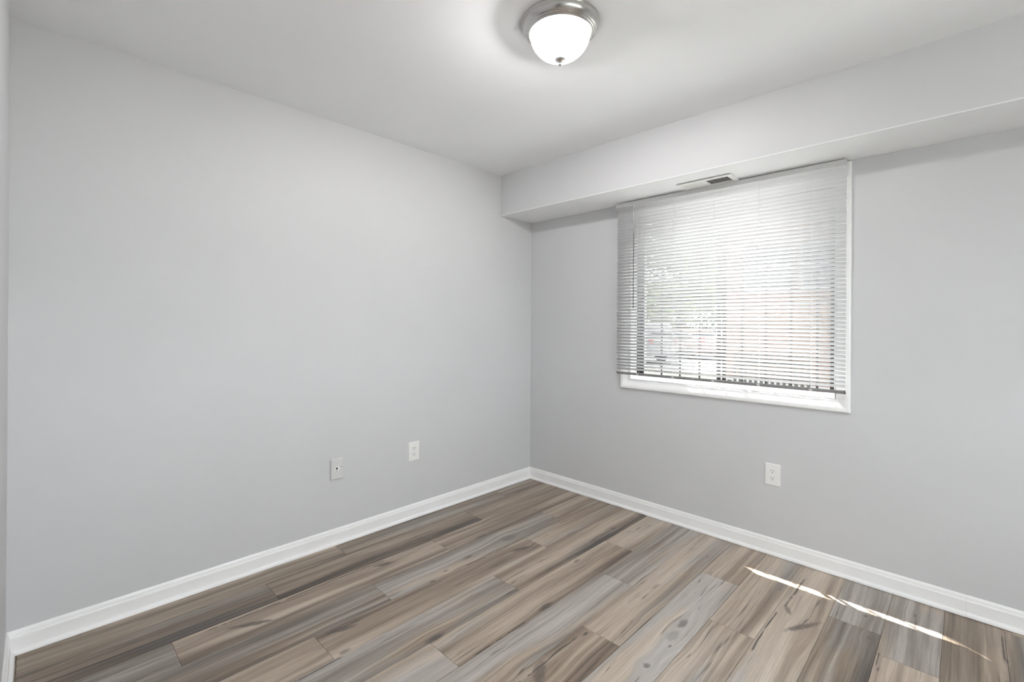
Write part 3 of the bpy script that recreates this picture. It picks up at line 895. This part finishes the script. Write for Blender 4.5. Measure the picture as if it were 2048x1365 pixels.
def car(name, loc, rotz, body, label, tall):
    t = thing(name, (0, 0, 0), label, 'car', 'parked cars')
    hh = 1.75 if tall else 1.42
    L = 4.5
    # side outline, x forward
    if tall:
        low = [(0, 0.35), (L, 0.35), (L, 0.80), (L - 0.12, 1.02), (L - 1.15, 1.10), (0.10, 1.08), (0.0, 0.95)]
        cab = [(0.08, 1.08), (L - 1.15, 1.10), (L - 1.95, hh), (0.42, hh), (0.20, hh - 0.10)]
    else:
        low = [(0, 0.32), (L, 0.32), (L, 0.66), (L - 0.15, 0.80), (L - 1.25, 0.92), (0.75, 0.95), (0.08, 0.90), (0.0, 0.75)]
        cab = [(0.55, 0.93), (L - 1.30, 0.91), (L - 2.1, hh), (1.35, hh)]
    mb = MB()
    fr = ((0, -0.88, 0), (1, 0, 0), (0, 0, 1), (0, 1, 0))
    mb.prism(low, fr, 1.76)
    mb.prism(cab, ((0, -0.76, 0), (1, 0, 0), (0, 0, 1), (0, 1, 0)), 1.52)
    bo = mb.build('body', body, t)
    mod = bo.modifiers.new('bevel', 'BEVEL'); mod.width = 0.05; mod.segments = 3; mod.limit_method = 'ANGLE'
    cx = sum(p[0] for p in cab) / len(cab); cz = sum(p[1] for p in cab) / len(cab)
    gl = [(cx + (p - cx) * 0.86, cz + (q - cz) * 0.66) for p, q in cab]
    MB().prism(gl, ((0, -0.770, 0), (1, 0, 0), (0, 0, 1), (0, 1, 0)), 1.54).build('side_window', 'car_glass', t)
    zt = hh - 0.12
    x0 = 0.12 if tall else 0.75
    MB().prism([(x0 - 0.05, 1.18 if tall else 1.0), (x0 + 0.10, 1.18 if tall else 1.0), (x0 + 0.30, zt), (x0 + 0.14, zt)], ((0, -0.62, 0), (1, 0, 0), (0, 0, 1), (0, 1, 0)), 1.24).build('rear_window', 'car_glass', t)
    for sy in (-0.80, 0.62):
        MB().box(-0.02, 0.14, sy, sy + 0.18, 0.82, 1.06, 0.02).build('tail_lamp', 'tail', t)
    MB().box(-0.06, 0.10, -0.84, 0.84, 0.38, 0.58, 0.03).build('bumper', body, t)
    R = Matrix.Rotation(math.radians(90), 4, 'X')
    for wx in (0.85, L - 0.9):
        for wy in (-0.90, 0.70):
            MB().lathe([(0, 0), (0.20, 0.0), (0.30, 0.02), (0.33, 0.05), (0.33, 0.17), (0.30, 0.20), (0, 0.20)], (0, 0, 0), 24, True, Matrix.Translation((wx, wy + 0.20, 0.33)) @ R).build('wheel', 'tyre', t)
    t.location = loc
    t.rotation_euler = (0, 0, rotz)
car('white_van', (-6.55, 15.6, GZ0 + 0.005), math.radians(165), 'white_paint', 'white van with a red tail lamp parked behind the left of the blind', True)
car('copper_car', (-5.9, 19.6, GZ0 + 0.005), math.radians(150), 'red_car', 'copper car parked beyond the white van', False)

def fence():
    t = thing('picket_fence', (0, 0, 0), 'grey picket fence in front of the brick house', 'fence')
    x0, y0, x1, y1 = -1.15, 8.2, 0.35, 7.9
    d = Vector((x1 - x0, y1 - y0, 0)); L = d.length; d.normalize()
    rails = MB()
    for z in (0.30, 0.85):
        rails.tube((x0, y0, GZ0 + z), (x1, y1, GZ0 + z), 0.03, 6)
    rails.build('rail', 'fence', t)
    n = 14
    for i in range(n):
        p = Vector((x0, y0, 0)) + d * (L * i / (n - 1))
        MB().box(p.x - 0.03, p.x + 0.03, p.y - 0.045, p.y - 0.025, GZ0, GZ0 + 1.05).build('picket', 'fence', t)
fence()
def shrub(loc, s, label, seed):
    r = random.Random(seed)
    mb = MB()
    for _ in range(6):
        leaf_cloud(mb, (loc[0] + r.uniform(-s, s) * 0.6, loc[1] + r.uniform(-s, s) * 0.4, GZ0 + s * r.uniform(0.3, 0.8)), (s * 0.6, s * 0.5, s * 0.5), 130, 0.05, r)
    mb.build('shrub', 'shrub', label=label, cat='shrub', group='shrubs by the brick house')
shrub((-1.05, 7.3), 0.42, 'low shrub at the left end of the picket fence', 11)
shrub((0.25, 7.1), 0.40, 'low shrub in front of the right end of the picket fence', 12)
bpy.context.view_layer.update()
